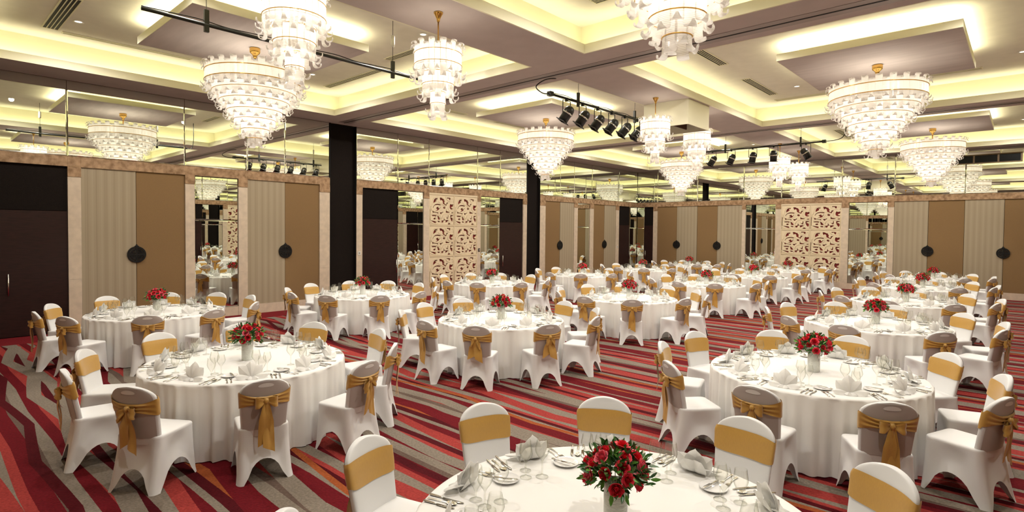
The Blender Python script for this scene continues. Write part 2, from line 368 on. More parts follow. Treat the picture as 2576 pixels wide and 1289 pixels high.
# ------------------------------------------------------------------ walls
def frame(side):
    return {'left': lambda s, d, z: (d, s, z), 'right': lambda s, d, z: (W - d, s, z),
            'end': lambda s, d, z: (s, -d, z), 'rear': lambda s, d, z: (s, -L + d, z)}[side]
def wbox(T, s0, s1, d0, d1, z0, z1, m=None):
    m = m or MB()
    v = [T(s, d, z) for s in (s0, s1) for d in (d0, d1) for z in (z0, z1)]
    return m.add(v, [(0, 1, 3, 2), (4, 6, 7, 5), (0, 4, 5, 1), (2, 3, 7, 6), (0, 2, 6, 4), (1, 5, 7, 3)])
def mpane(T, s0, s1, z0, z1, d=0.0, par=None, name='mirror_pane'):
    g, b = .004, .018
    s0 += g; s1 -= g; z0 += g; z1 -= g
    t1, t2 = random.uniform(-.0012, .0012), random.uniform(-.0012, .0012)
    dd = lambda s, z: d + t1 * (s - (s0 + s1) / 2) + t2 * (z - (z0 + z1) / 2)
    back = [T(s, d - .05, z) for s, z in ((s0, z0), (s1, z0), (s1, z1), (s0, z1))]
    mid = [T(s, d - .006, z) for s, z in ((s0, z0), (s1, z0), (s1, z1), (s0, z1))]
    fr = [T(s, dd(s, z), z) for s, z in ((s0 + b, z0 + b), (s1 - b, z0 + b), (s1 - b, z1 - b), (s0 + b, z1 - b))]
    f = [(8, 9, 10, 11)]
    for i in range(4):
        k = (i + 1) % 4; f += [(i, k, 4 + k, 4 + i), (4 + i, 4 + k, 8 + k, 8 + i)]
    return ob(name, MB().add(back + mid + fr, f).mesh('mirror_pane', 'mirror'), par)
# carved tile: openings traced from the relief (unit square, z up)
HOLES = [
    [(185,250),(190,190),(215,145),(250,122),(330,118),(325,148),(275,152),(298,185),(240,225)],
    [(402,98),(470,97),(500,115),(545,125),(548,92),(560,150),(590,185),(575,215),(595,250),(630,255),(640,210),(712,208),(670,245),(640,295),(580,272),(510,238),(505,190),(470,155),(432,182),(415,150)],
    [(652,85),(785,90),(775,155),(730,138),(722,110),(690,108),(668,120)],
    [(165,352),(190,305),(245,265),(330,250),(438,262),(436,290),(340,279),(260,289),(210,315),(184,357)],
    [(272,362),(310,332),(355,322),(370,352),(400,358),(410,325),(435,328),(400,385),(350,415),(245,422),(300,400),(320,380)],
    [(526,325),(560,310),(612,345),(575,373),(528,354)],
    [(775,235),(820,252),(885,240),(880,300),(835,318),(828,340),(875,350),(870,372),(800,378),(755,345),(750,290)],
    [(628,355),(638,400),(655,420),(755,440),(750,457),(622,460),(618,420)],
    [(808,453),(875,440),(873,472),(812,467)],
    [(70,375),(92,420),(90,470),(87,640),(140,660),(287,682),(280,727),(200,707),(85,657),(64,632),(66,500)],
    [(150,425),(195,428),(205,446),(300,458),(358,463),(355,494),(325,490),(310,477),(215,467),(165,478)],
    [(405,460),(490,453),(500,430),(530,456),(480,480),(462,512),(430,497)],
    [(132,533),(200,524),(300,533),(275,574),(250,556),(150,554)],
    [(185,612),(235,588),(270,590),(270,630),(220,637)],
    [(316,538),(370,553),(407,590),(430,634),(350,634),(336,585)],
    [(340,648),(358,665),(415,668),(412,700),(340,692)],
    [(620,530),(642,575),(680,575),(690,525),(714,522),(707,612),(660,607),(628,572)],
    [(550,570),(575,620),(620,642),(722,640),(680,685),(612,712),(608,655),(575,650),(548,675),(535,708),(478,705),(475,655),(535,650),(543,620)],
    [(776,520),(877,518),(875,540),(812,555),(817,575),(857,580),(880,630),(850,690),(803,645),(778,590)],
    [(680,755),(715,714),(760,710),(795,755)]]
def tuv(p, wd, ht): return (-(wd / 2) + wd * (p[0] - 50) / 855, (ht / 2) - ht * (p[1] - 30) / 735)
def tile_mesh(wd, ht):
    sp = [([(-wd / 2, -ht / 2), (wd / 2, -ht / 2), (wd / 2, ht / 2), (-wd / 2, ht / 2)], False)]
    for pts in HOLES: sp.append(([tuv(p, wd, ht) for p in pts], True))
    return curve_mesh('carved_tile', sp, .05, 'carved', .003)
def ridge_mesh(wd, ht):
    m = MB()
    for pts in ([(130,425),(95,350),(130,290),(150,200),(175,130),(240,92),(340,95)], [(80,320),(120,315),(140,295)], [(200,442),(320,445),(420,405),(472,340),(460,285)],
                [(350,190),(400,235),(500,262),(610,318)], [(600,70),(625,120),(680,165),(760,185),(800,170)], [(735,230),(700,270),(690,360),(740,405),(860,405)],
                [(115,505),(300,505),(420,535),(455,640),(448,720)], [(470,610),(510,515),(600,478),(890,492)], [(735,545),(742,630),(700,700)], [(60,690),(200,738),(330,735)], [(815,120),(860,100),(890,140),(880,200)]):
        q = [Vector((*tuv(p, wd, ht), 0)) for p in pts]
        m.tube([(p.x, -.031, p.y) for p in q], .008, 5)
    for (a, b) in (((-.485, -.48), (.485, -.48)), ((.485, -.48), (.485, .48)), ((.485, .48), (-.485, .48)), ((-.485, .48), (-.485, -.48))):
        m.tube([(a[0] * wd, -.030, a[1] * ht), (b[0] * wd, -.030, b[1] * ht)], .007, 4)
    return m.mesh('carved_ridges', 'carved', True)
TILE = tile_mesh(1.12, 1.05); RIDGE = ridge_mesh(1.12, 1.05)
def medal_mesh():
    sp = [([(.185 * math.cos(2 * PI * i / 28), .185 * math.sin(2 * PI * i / 28)) for i in range(28)], True)]
    for sx in (-1, 1):
        for sz in (-1, 1):
            arc = [(.148 * math.cos(a) * sx, .148 * math.sin(a) * sz) for a in [math.radians(d) for d in (14, 30, 50, 70, 82)]]
            arc += [(.13 * math.cos(a) * sx, .13 * math.sin(a) * sz) for a in [math.radians(d) for d in (80, 68, 50, 30, 16)]]
            sp.append((arc, False))
            sp.append(([(sx * .018, sz * .022), (sx * .12, sz * .022), (sx * .12, sz * .036), (sx * .018, sz * .036)], False))
            sp.append(([(sx * .015, sz * .052), (sx * .030, sz * .052), (sx * .030, sz * .115), (sx * .015, sz * .12)], False))
            sp.append(([(sx * .045, sz * .052), (sx * .105, sz * .052), (sx * .095, sz * .064), (sx * .058, sz * .064), (sx * .058, sz * .10), (sx * .045, sz * .108)], False))
            sp.append(([(sx * .07, sz * .074), (sx * .086, sz * .074), (sx * .078, sz * .09), (sx * .07, sz * .095)], False))
    return curve_mesh('medallion_disc', sp, .02, 'black', .002)
MEDAL = medal_mesh()
MKNOB = MB().lathe([(.001, .235), (.014, .23), (.022, .222), (.016, .212), (.03, .205), (.042, .195), (.045, .178), (.03, .17)], 14).mesh('medallion_knob', 'black', True)
MBACK = MB().lathe([(.001, 0), (.15, 0)], 28).mesh('medallion_back', 'tan')
doorn = [0]
SIDEN = {'left': 'side wall', 'end': 'end wall', 'right': 'aisle wall', 'rear': 'rear wall'}
LEFT = [('door', -26.6, -23.82), ('pil', -23.82, -23.59), ('light', -23.59, -22.57), ('tan', -22.57, -21.55), ('pil', -21.55, -21.34), ('mir', -21.34, -20.30), ('pil', -20.30, -20.07),
        ('light', -20.07, -19.05), ('tan', -19.05, -18.03), ('pil', -18.03, -17.71), ('col', -17.71, -16.82), ('pil', -16.82, -16.61), ('door', -16.61, -15.28), ('mir', -15.28, -14.22),
        ('pil', -14.22, -13.99), ('carv', -13.99, -11.69), ('pil', -11.69, -11.52), ('mir', -11.52, -10.46), ('door', -10.46, -9.10), ('pil', -9.10, -8.88), ('col', -8.88, -8.04),
        ('pil', -8.04, -7.67), ('tan', -7.67, -6.64), ('light', -6.64, -5.61), ('pil', -5.61, -5.34), ('mir', -5.34, -4.36), ('pil', -4.36, -4.06), ('tan', -4.06, -3.11), ('light', -3.11, -2.10),
        ('pil', -2.10, -1.81), ('door', -1.81, -.77), ('mir', -.77, 0.0)]
END = [('mir', 0.0, .42), ('door', .42, .94), ('pil', .94, 1.17), ('tan', 1.17, 2.24), ('light', 2.24, 3.29), ('tan', 3.29, 4.29), ('light', 4.29, 5.45), ('pil', 5.45, 5.61), ('mir', 5.61, 6.91),
       ('pil', 6.91, 7.14), ('carv', 7.14, 9.49), ('pil', 9.49, 9.75), ('mir', 9.75, 11.10), ('pil', 11.10, 11.30), ('light', 11.30, 12.38), ('tan', 12.38, 13.45), ('light', 13.45, 14.54), ('tan', 14.54, 15.6), ('pil', 15.6, 15.85), ('door', 15.85, W)]
UP = {'left': [-26.9, -23.82, -21.55, -20.07, -19.05, -17.71, None, -16.82, -15.28, -13.99, -11.69, -10.46, -8.88, None, -8.04, -6.64, -5.61, -4.2, -1.81, 0],
      'end': [0, 1.17, 3.29, 5.5, 7.14, 9.49, 11.30, 13.45, 15.6, W]}
UP['right'] = UP['left']; UP['rear'] = UP['end']
ZP, ZM = 3.55, 3.77
def build_wall(side, layout):
    T = frame(side); a, b = layout[0][1], layout[-1][2]
    if side in ('left', 'right'): a = -L
    wl = struct('wall_' + side, wbox(T, a, b, -.26, -.145, 0, ZU).mesh('wall_' + side, 'walls'), 'panelled ' + SIDEN[side] + ' of marble, fabric and mirror')
    if side in ('left', 'right'): struct('wall_filler', wbox(T, -L, -26.6, -.145, 0, 0, ZM).mesh('wall_filler', 'cream'), None, wl)
    kn = {'light': 0, 'tan': 0, 'med': 0}
    for q, (k, s0, s1) in enumerate(layout):
        cc = (s0 + s1) / 2
        if k == 'pil':
            for z0, z1 in ((0, 1.13), (1.132, 2.24), (2.242, 3.335)): ob('marble_pilaster', wbox(T, s0, s1, -.145, .02, z0, z1).mesh('marble_pilaster', 'cream'), wl)
            ob('pilaster_cap', wbox(T, s0 - .002, s1 + .002, -.145, .03, 3.337, ZP).mesh('pilaster_cap', 'marble'), wl)
        elif k in ('light', 'tan'):
            ob('fabric_panel', wbox(T, s0 + .006, s1 - .006, -.145, 0.0 if k == 'light' else -.008, .25, ZP).mesh('fabric_panel', 'stripe' if k == 'light' else 'tan'), wl)
            for h in (0, 1): ob('base_block', wbox(T, s0 + h * (s1 - s0) / 2 + .001, s0 + (h + 1) * (s1 - s0) / 2 - .001, -.145, .012, 0, .248).mesh('base_block', 'cream'), wl)
            nx = layout[q + 1][0] if q + 1 < len(layout) else ''
            if nx in ('light', 'tan') and side in ('left', 'end') and not (side == 'end' and s1 in (3.29, 13.45)):
                kn['med'] += 1
                x, y, z = T(s1, .02, 1.64); rz = PI / 2 if side == 'left' else 0
                lb = f'round black openwork medallion, {ORD[kn["med"] - 1]} from the corner door on the {SIDEN[side]}'
                if side == 'left': lb = f'round black openwork medallion, {ORD[4 - kn["med"]]} from the end wall on the side wall'
                t = thing('medallion', lb, 'medallion', (x, y, z), rz, 'medallions on the fabric panels')
                ob('disc', MEDAL, t); ob('knob', MKNOB, t, (0, 0, 0), (0, 0, 0), (1, .35, 1))
        elif k == 'mir':
            ob('mirror_back', wbox(T, s0, s1, -.145, -.06, 0, ZP).mesh('mirror_back', 'black'), wl)
            ob('base_block', wbox(T, s0, s1, -.06, .012, 0, .235).mesh('base_block', 'cream'), wl)
            mpane(T, s0, s1, .24, 2.46, -.004, wl); mpane(T, s0, s1, 2.465, ZP, -.004, wl)
        elif k == 'door':
            doorn[0] += 1
            d = struct(f'door_{doorn[0]}', wbox(T, s0, s1, -.145, -.06, 0, ZP).mesh('door_frame', 'black'), f'tall dark wood door on the {SIDEN[side]}')
            n = 2 if s1 - s0 > 2 else 1
            for h in range(n):
                u0, u1 = s0 + h * (s1 - s0) / n, s0 + (h + 1) * (s1 - s0) / n
                lf = ob('door_leaf', wbox(T, u0 + .005, u1 - .005, -.06, -.02, .01, 2.595).mesh('door_leaf', 'door'), d)
                ob('transom', wbox(T, u0 + .005, u1 - .005, -.06, -.024, 2.605, ZP).mesh('transom', 'blackwall'), d)
                hs = u1 - .07 if (h == 0 and s0 > -24) else u1 - .42 if n == 2 and h == 1 else u0 + .07
                if side == 'left' and abs(s0 + 10.46) < .01: hs = s0 + .14
                if side == 'left' and s0 < -24 and h == 0: continue
                if side == 'left' and s0 < -24: hs = -24.79
                if side == 'end' and s0 < 1: hs = s0 + .10
                hm = MB().tube([T(hs, .045, .86), T(hs, .045, 1.30)], .014, 8)
                for zz in (.93, 1.23): hm.tube([T(hs, -.02, zz), T(hs, .045, zz)], .008, 6)
                ob('pull_handle', hm.mesh('pull_handle', 'steel', True), lf)
        elif k == 'col':
            ob('partition_pocket', wbox(T, s0, s1, -.145, -.09, 0, ZS).mesh('partition_pocket', 'blackwall'), wl)
            for u in (s0, s1 - .02): ob('pocket_jamb', wbox(T, u, u + .02, -.09, .02, 0, ZS).mesh('pocket_jamb', 'black'), wl)
        elif k == 'carv':
            ob('screen_backing', wbox(T, s0, s1, -.145, -.0465, 0, ZP).mesh('screen_backing', 'red'), wl)
            ob('base_block', wbox(T, s0, s1, -.07, .02, 0, .27).mesh('base_block', 'cream'), wl)
            wd = (s1 - s0 - .06) / 2
            fr = MB()
            for (u0, u1) in ((s0, s0 + .02), (cc - .01, cc + .01), (s1 - .02, s1)): wbox(T, u0, u1, -.07, .02, .27, ZP, fr)
            for (z0, z1) in ((.27, .292), (1.344, 1.366), (2.418, 2.44), (3.492, ZP)): wbox(T, s0 + .02, cc - .01, -.07, .02, z0, z1, fr); wbox(T, cc + .01, s1 - .02, -.07, .02, z0, z1, fr)
            ob('screen_frame', fr.mesh('screen_frame', 'carved'), wl)
            rz = {'left': PI / 2, 'end': 0, 'right': -PI / 2, 'rear': PI}[side]
            for h in range(2):
                for r in range(3):
                    p = T(s0 + .02 + wd / 2 + h * (wd + .02), -.02, .818 + r * 1.074)
                    tl = ob('carved_tile', TILE, wl, p, (0, 0, rz), (wd / 1.12, 1, 1.0))
                    ob('carved_ridge', RIDGE, tl)
    # marble band, in slabs, and the upper mirrors
    cuts = sorted({s for (k, s0, s1) in layout for s in (s0, s1)})
    for (k, s0, s1) in layout:
        if k != 'col': ob('marble_band', wbox(T, s0 + .001, s1 - .001, -.145, .028, ZP + .001, ZM).mesh('marble_band', 'marble'), wl)
    for u0, u1 in zip(UP[side], UP[side][1:]):
        if u0 is None or u1 is None: continue
        mpane(T, u0, u1, ZM + .004, ZS, 0.0, wl)
    return wl
wall_left = build_wall('left', LEFT); wall_end = build_wall('end', END)
build_wall('right', LEFT); build_wall('rear', END)
# clerestory window of the control room, high in the end wall
wn = struct('window_1', MB().box(12.35, 14.97, -.012, .0, 4.84, 5.17).mesh('window_back', 'black'), 'dark control room window strip high on the end wall')
fr = MB().box(12.35, 14.97, -.05, -.002, 5.13, 5.17).box(12.35, 14.97, -.05, -.002, 4.84, 4.875)
for u in (12.35, 12.98, 13.64, 14.31, 14.92): fr.box(u, u + .05, -.05, -.002, 4.875, 5.13)
ob('window_frame', fr.mesh('window_frame', 'bronze'), wn)
for u in (12.40, 13.03, 13.69, 14.36): ob('pane', MB().box(u, min(u + .61, 14.92), -.024, -.014, 4.875, 5.13).mesh('pane', 'winglass'), wn)
# switches
for (s, z, mt, lb) in ((-16.72, 1.53, 'plasticw', 'small white switch plate on pilaster by dark door near partition pocket'), (-11.60, 1.53, 'black', 'black touch panel on pilaster beside the carved screen'), (-1.96, 1.5, 'plasticw', 'small white switch plate on pilaster near the end wall corner')):
    t = thing('wall_switch', lb, 'switch', (.021, s, z)); ob('plate', MB().box(0, .012, -.045, .045, -.06, .06).mesh('switch_plate', mt), t); ob('button', MB().box(.012, .017, -.02, .02, -.03, .03).mesh('switch_button', 'trackg'), t)

# ------------------------------------------------------------------ chandeliers
def strap(length, curl, width, top):
    """curved glass leaf in local space: hangs along z, curls towards +x; wide in y"""
    path = []
    n1 = 4
    for i in range(n1): path.append((0, i / n1 * length))
    for i in range(7):
        a = i / 6 * math.radians(205); path.append((curl * (1 - math.cos(a)), length + curl * math.sin(a)))
    sg = 1 if top else -1
    def fn(u, v):
        t = v * (len(path) - 1); i = min(int(t), len(path) - 2); f = t - i
        x = path[i][0] * (1 - f) + path[i + 1][0] * f; z = path[i][1] * (1 - f) + path[i + 1][1] * f
        wd = width * (1 if v < .58 else 1 - (v - .58) * 1.9)
        return (x + .012 * (1 - (2 * u - 1) ** 2), (u - .5) * wd, sg * z)
    return MB().grid(fn, 4, 14).mesh('glass_leaf', 'strap', True)
CROWN = [strap(.335, .032, .116, True), strap(.275, .030, .116, True)]
DROP0 = [strap(.118, .036, .112, False), strap(.062, .036, .112, False)]
DROP = [strap(.248, .036, .112, False), strap(.190, .036, .112, False)]
SCROWN = [strap(.30, .030, .090, True), strap(.245, .028, .090, True)]
SMID = strap(.20, .02, .090, False)
SDROP = [strap(.165, .040, .088, False), strap(.075, .040, .088, False)]
def ring_mesh(r, t): return MB().tube([(r * math.cos(2 * PI * i / 40), r * math.sin(2 * PI * i / 40), 0) for i in range(40)], t, 5, True).mesh('gold_ring', 'gold', True)
CANOPY = MB().lathe([(.001, 0), (.086, 0), (.092, -.012), (.092, -.075), (.082, -.095), (.052, -.12), (.034, -.15), (.036, -.165), (.018, -.19)], 20).mesh('canopy', 'gold', True)
SCAN = MB().lathe([(.001, 0), (.066, 0), (.068, -.015), (.055, -.035), (.034, -.075), (.022, -.11), (.024, -.12), (.012, -.14)], 20).mesh('small_canopy', 'gold', True)
BULB = MB().lathe([(.001, -.05), (.02, -.045), (.03, -.02), (.03, .01), (.018, .04), (.001, .05)], 8).mesh('bulb', 'bulb', True)
def leaf_ring(root, meshes, n, r, z, a0=0):
    for i in range(n):
        a = 2 * PI * (i + a0) / n
        ob('glass_leaf', meshes[i % 2], root, (r * math.cos(a), r * math.sin(a), z), (0, 0, a))
BIGR = {}
def big_chandelier(x, y, label):
    t = thing('chandelier', label, 'chandelier', (x, y, 5.60), 0, 'large tiered chandeliers')
    ob('canopy', CANOPY, t)
    ob('stem', MB().tube([(0, 0, -.16), (0, 0, -.80)], .016, 8).mesh('stem', 'gold', True), t)
    leaf_ring(t, CROWN, 46, .815, -.735)
    for rr, zz in ((.832, -.505), (.832, -.68)): ob('ring', BIGR.setdefault((rr, .009), None) or BIGR.__setitem__((rr, .009), ring_mesh(rr, .009)) or BIGR[(rr, .009)], t, (0, 0, zz))
    for k, (r, z, n) in enumerate(((.815, -.69, 46), (.70, -.85, 40), (.58, -1.01, 34), (.455, -1.18, 26), (.34, -1.335, 20), (.225, -1.51, 14), (.11, -1.67, 8))):
        leaf_ring(t, DROP if k else DROP0, n, r, z + (.13 if k else 0), .5 * (k % 2))
        key = (r, .006)
        if key not in BIGR: BIGR[key] = ring_mesh(r + .016, .006)
        if k: ob('ring', BIGR[key], t, (0, 0, z + .005))
    for (zz, rr, nb) in ((-.62, .55, 8),):
        for i in range(nb):
            a = 2 * PI * i / nb; ob('bulb', BULB, t, (rr * math.cos(a), rr * math.sin(a), zz))
    for zz, pw in ((-.60, .42), (-.95, .35), (-1.32, .23)):
        lamp('chandelier_lamp', 'POINT', (x, y, 5.60 + zz), P_BIG * pw, WARM, shadow_soft_size=.16)
    return t
def small_chandelier(x, y, label):
    t = thing('pendant_chandelier', label, 'chandelier', (x, y, ZS), 0, 'small three-tier chandeliers')
    ob('canopy', SCAN, t)
    ob('stem', MB().tube([(0, 0, -.13), (0, 0, -.72)], .011, 8).mesh('stem', 'gold', True), t)
    def rg(r, z):
        if ('s', r) not in BIGR: BIGR[('s', r)] = ring_mesh(r + .012, .005)
        ob('ring', BIGR[('s', r)], t, (0, 0, z))
    leaf_ring(t, SCROWN, 26, .325, -.79); rg(.326, -.60); rg(.327, -.76)
    leaf_ring(t, SDROP, 26, .325, -.78)
    leaf_ring(t, SCROWN, 18, .213, -1.13, .5); rg(.215, -.87); rg(.216, -1.03); leaf_ring(t, SDROP, 18, .213, -1.05)
    leaf_ring(t, SCROWN, 8, .090, -1.42, .5); rg(.095, -1.136); rg(.096, -1.30); leaf_ring(t, SDROP, 8, .092, -1.31)
    for zz, rr, nb in ((-.68, .15, 4),):
        for i in range(nb):
            a = 2 * PI * i / nb; ob('bulb', BULB, t, (rr * math.cos(a), rr * math.sin(a), zz))
    for zz, pw, sz in ((-.68, .55, .08), (-1.0, .33, .08), (-1.28, .12, .03)): lamp('chandelier_lamp', 'POINT', (x, y, ZS + zz), P_SMALL * pw, WARM, shadow_soft_size=sz)
for i in range(2):
    for j in range(3):
        big_chandelier(CENX[i], CENY[j], 'large seven-tier glass leaf chandelier under dropped panel, coffer in ' + CN[(i, j)])
for (x, y, lb) in ((9.02, -23.25, 'beside the rear wall'), (8.85, -21.03, 'near the long bare lighting pipe'), (8.72, -14.41, 'on the rear side of the white duct box'), (8.8, -12.35, 'on the end-wall side of the white duct box'), (8.75, -5.6, 'between end coffers, farther from end wall'), (8.75, -3.4, 'between end coffers, nearer the end wall')):
    small_chandelier(x, y, 'small three-tier glass leaf chandelier ' + lb)

# ------------------------------------------------------------------ duct box between the coffers
t = thing('duct_box', 'cream square duct box hanging from soffit between small chandeliers', 'duct box', (8.705, -13.32, 4.79))
a = .575; q = MB()
for (x0, x1, y0, y1) in ((-a, a, -a, -a + .03), (-a, a, a - .03, a), (-a, -a + .03, -a + .03, a - .03), (a - .03, a, -a + .03, a - .03)): q.box(x0, x1, y0, y1, 0, .588)
ob('casing', q.mesh('duct_casing', 'fascia'), t)
ob('lining', MB().box(-a + .03, a - .03, -a + .03, a - .03, .28, .30).mesh('duct_lining', 'ductin'), t)
ob('baffle', MB().box(-.015, .015, -a + .03, a - .03, .08, .28).mesh('duct_baffle', 'ductin'), t)

# ------------------------------------------------------------------ lighting bars and stage lights
def cable(pts, r=.008):
    P = [Vector(p) for p in pts]; out = []
    for i in range(len(P) - 1):
        p0, p1, p2, p3 = P[max(i - 1, 0)], P[i], P[i + 1], P[min(i + 2, len(P) - 1)]
        for k in range(6):
            s = k / 6; out.append(.5 * (2 * p1 + (p2 - p0) * s + (2 * p0 - 5 * p1 + 4 * p2 - p3) * s * s + (3 * p1 - p0 - 3 * p2 + p3) * s ** 3))
    out.append(P[-1]); return MB().tube(out, r, 6).mesh('cable', 'can', True)
def bar(a, b, label, hang, cab, ztop=ZU, jb=True):
    a, b = Vector(a), Vector(b)
    t = thing('lighting_bar', label, 'lighting bar', a)
    d = b - a
    ob('pipe', MB().tube([(0, 0, 0), d], .025, 10).mesh('pipe', 'can', True), t)
    if jb: ob('junction_box', MB().box(-.05, .05, -.05, .05, -.045, .045).mesh('junction_box', 'can'), t)
    for f in hang:
        p = d * f
        ob('hanger_wire', MB().tube([p + Vector((0, 0, .03)), (p.x, p.y, ztop - a.z)], .005, 5).mesh('hanger_wire', 'can'), t)
        hb = ob('hanger_bracket', MB().box(p.x - .022, p.x + .022, p.y - .03, p.y + .03, p.z - .10, p.z + .20).mesh('hanger_bracket', 'can'), t)
        ob('tension_weight', MB().lathe([(.001, 0), (.03, .01), (.034, .05), (.034, .17), (.03, .2), (.001, .21)], 10, (p.x, p.y, p.z + .45)).mesh('tension_weight', 'plasticw', True), t)
    if cab: ob('cable', cable([Vector(c) - a for c in cab], .012), t)
    ob('strapped_cable', cable([d * f + Vector((0, 0, .03 + .012 * ((i * 7) % 3))) for i, f in enumerate([k / 14 for k in range(15)])], .007), t)
    return t
bar((6.75, -24.15, 5.06), (6.75, -19.35, 5.06), 'long bare black lighting pipe in the side-wall coffer by rear wall', (.16, .80), [(6.75, -19.35, 5.06), (6.75, -19.2, 5.1), (6.74, -19.15, 5.4), (6.74, -19.15, ZU)], ZU, False)
bar((7.92, -17.3, 5.06), (7.92, -13.6, 5.06), 'black lighting bar carrying six lamps beside the duct box', (.26, .9), [(7.92, -17.3, 5.06), (7.92, -17.55, 5.03), (7.92, -17.75, 5.12), (7.95, -17.5, 5.3), (7.98, -17.2, ZS)], ZU)
bar((10.55, -7.35, 5.06), (6.7, -7.35, 5.06), 'black lighting bar carrying five lamps in the end bay', (.17, .78), [(10.55, -7.35, 5.06), (10.85, -7.35, 5.07), (11.05, -7.35, 5.15), (11.12, -7.35, 5.4), (11.12, -7.35, ZU)], ZU)
CANB = MB().lathe([(.001, .20), (.05, .195), (.085, .165), (.105, .12), (.108, .06), (.102, .05), (.102, -.15), (.095, -.15), (.092, .03), (.001, .04)], 18).mesh('can_body', 'can', True)
CANG = MB().lathe([(.10, -.15), (.135, -.15), (.135, -.165), (.092, -.165), (.092, -.15)], 4).mesh('gel_frame', 'can')
CANR = MB().lathe([(.108, .02), (.115, .02), (.115, .05), (.108, .05)], 18).mesh('can_band', 'steel', True)
CANY = MB().tube([(-.13, 0, .03), (-.13, 0, .30), (.13, 0, .30), (.13, 0, .03)], .011, 5).mesh('yoke', 'can')
CANC = MB().box(-.02, .02, -.03, .03, .28, .36).mesh('clamp', 'can')
def par_can(x, y, z, dirv, barx, label, grp):
    t = thing('stage_light', label, 'stage light', (x, y, z - .34), 0, grp)
    zaxis = -Vector(dirv).normalized()
    side = Vector((0, 1, 0)) if barx == 'y' else Vector((1, 0, 0))
    yv = zaxis.cross(side).normalized(); xv = yv.cross(zaxis)
    R = Matrix((xv, yv, zaxis)).transposed().to_euler()
    b = ob('can_body', CANB, t, (0, 0, 0), R)
    ob('gel_frame', CANG, b, (0, 0, 0), (0, 0, PI / 4), (1.15, 1.15, 1)); ob('can_band', CANR, b)
    rz = PI / 2 if barx == 'y' else 0
    ob('yoke', CANY, t, (0, 0, 0), (0, 0, rz)); ob('clamp', CANC, t, (0, 0, 0), (0, 0, rz))
for k in range(6):
    par_can(7.92, -16.75 + .58 * k, 5.06, (-.42, -.30 - .05 * k, -.8), 'y', f'black stage light, {ORD[k]} from the cable end on six-lamp bar', 'stage lights on the six-lamp bar')
for k, (xx, dv) in enumerate(((10.05, (.42, .2, -.75)), (9.1, (-.05, .1, -1)), (8.45, (-.12, -.1, -1)), (7.75, (-.3, -.2, -.9)), (7.1, (-.4, -.3, -.85)))):
    par_can(xx, -7.35, 5.06, dv, 'x', f'black stage light, {ORD[k]} from the cable end on five-lamp bar', 'stage lights on the five-lamp bar')

# ------------------------------------------------------------------ chair
def lerp(a, b, f): return a + (b - a) * f
def bk_w(z): 
    if z < .80: return lerp(.192, .214, max(0, (z - .45) / .35))
    return .214 * max(.0, 1 - ((z - .80) / .126) ** 2.1) ** (1 / 2.1)
def bk_p(z, a, off=0.0):
    c, s = math.cos(a), math.sin(a)
    wd = bk_w(z) + off; th = (.033 if z < .8 else lerp(.033, .022, (z - .8) / .12)) + off
    x = wd * math.copysign(abs(c) ** .45, c); y = th * math.copysign(abs(s) ** .6, s)
    yc = -.19 - .20 * (z - .45) + .035 * (x / .21) ** 2
    return (x, yc + y, z)
def chair_cover():
    m = MB()
    def rect(hw, yb, yf, r, ne=12, nc=3):
        pts = []   # (x, y, edge index, e)
        cs = [(-hw, yb), (hw, yb), (hw, yf), (-hw, yf)]; dr = [(1, 0), (0, 1), (-1, 0), (0, -1)]
        for k in range(4):
            p, q = Vector(cs[k]), Vector(cs[(k + 1) % 4]); d = Vector(dr[k]); ln = (q - p).length
            for i in range(ne): 
                f = i / (ne - 1); pts.append((*(p + d * (r + (ln - 2 * r) * f)), k, f))
            d2 = Vector(dr[(k + 1) % 4])
            c = q - d * r + d2 * r
            for i in range(1, nc + 1):
                a = i / (nc + 1) * PI / 2; pts.append((*(c - d2 * r * math.cos(a) + d * r * math.sin(a)), k, 1.0))
        return pts
    ZT = .452
    top = rect(.212, -.21, .225, .05); n = len(top); NR = 10
    rows = []
    for j in range(NR):
        s = j / (NR - 1); row = []
        for i in range(n):
            x, y, k, e = top[i]
            q = (2 * e - 1) / .86; zb = (0 if abs(q) >= 1 else (.20, .215, .19, .215)[k] * math.sqrt(1 - q * q))
            z = zb + (ZT - zb) * s; f = max(0.0, 1 - z / ZT)
            fx = 1 + .10 * f ** 1.5; y2 = y + (-.085 if y < 0 else .02) * f ** 1.4 * min(1, abs(y) / .2)
            pin = .030 * math.sin(PI * e) * math.sin(PI * min(1, s * 1.0)) if 0 < e < 1 else 0
            nx, ny = ((0, 1), (-1, 0), (0, -1), (1, 0))[k]
            if z < .05 and (e in (0.0, 1.0)): fx += .03
            row.append((x * fx + nx * pin, y2 + ny * pin, z))
        rows.append(row)
    for sc, z in ((1.0, .466), (.975, .476), (.88, .481), (.6, .486), (.25, .488)):
        rows.append([(p[0] * sc, (p[1] - .01) * sc + .01, z) for p in top])
    v = [p for r in rows for p in r]; f = []
    for j in range(len(rows) - 1):
        for i in range(n): k = (i + 1) % n; f.append((j * n + i, j * n + k, (j + 1) * n + k, (j + 1) * n + i))
    f.append(tuple((len(rows) - 1) * n + i for i in range(n)))
    m.add(v, f)
    zs = [.40, .46, .52, .58, .64, .70, .75, .80, .82, .835, .848, .857, .867, .877, .886, .894, .902, .909, .915, .920, .9235, .9255]
    m.grid(lambda u, w_: bk_p(zs[round(w_ * (len(zs) - 1))], 2 * PI * u), 44, len(zs), True)
    nn = len(m.v)
    m.f.append(tuple(range(nn - 44, nn)))
    return m.mesh('chair_cover', 'cover', True)
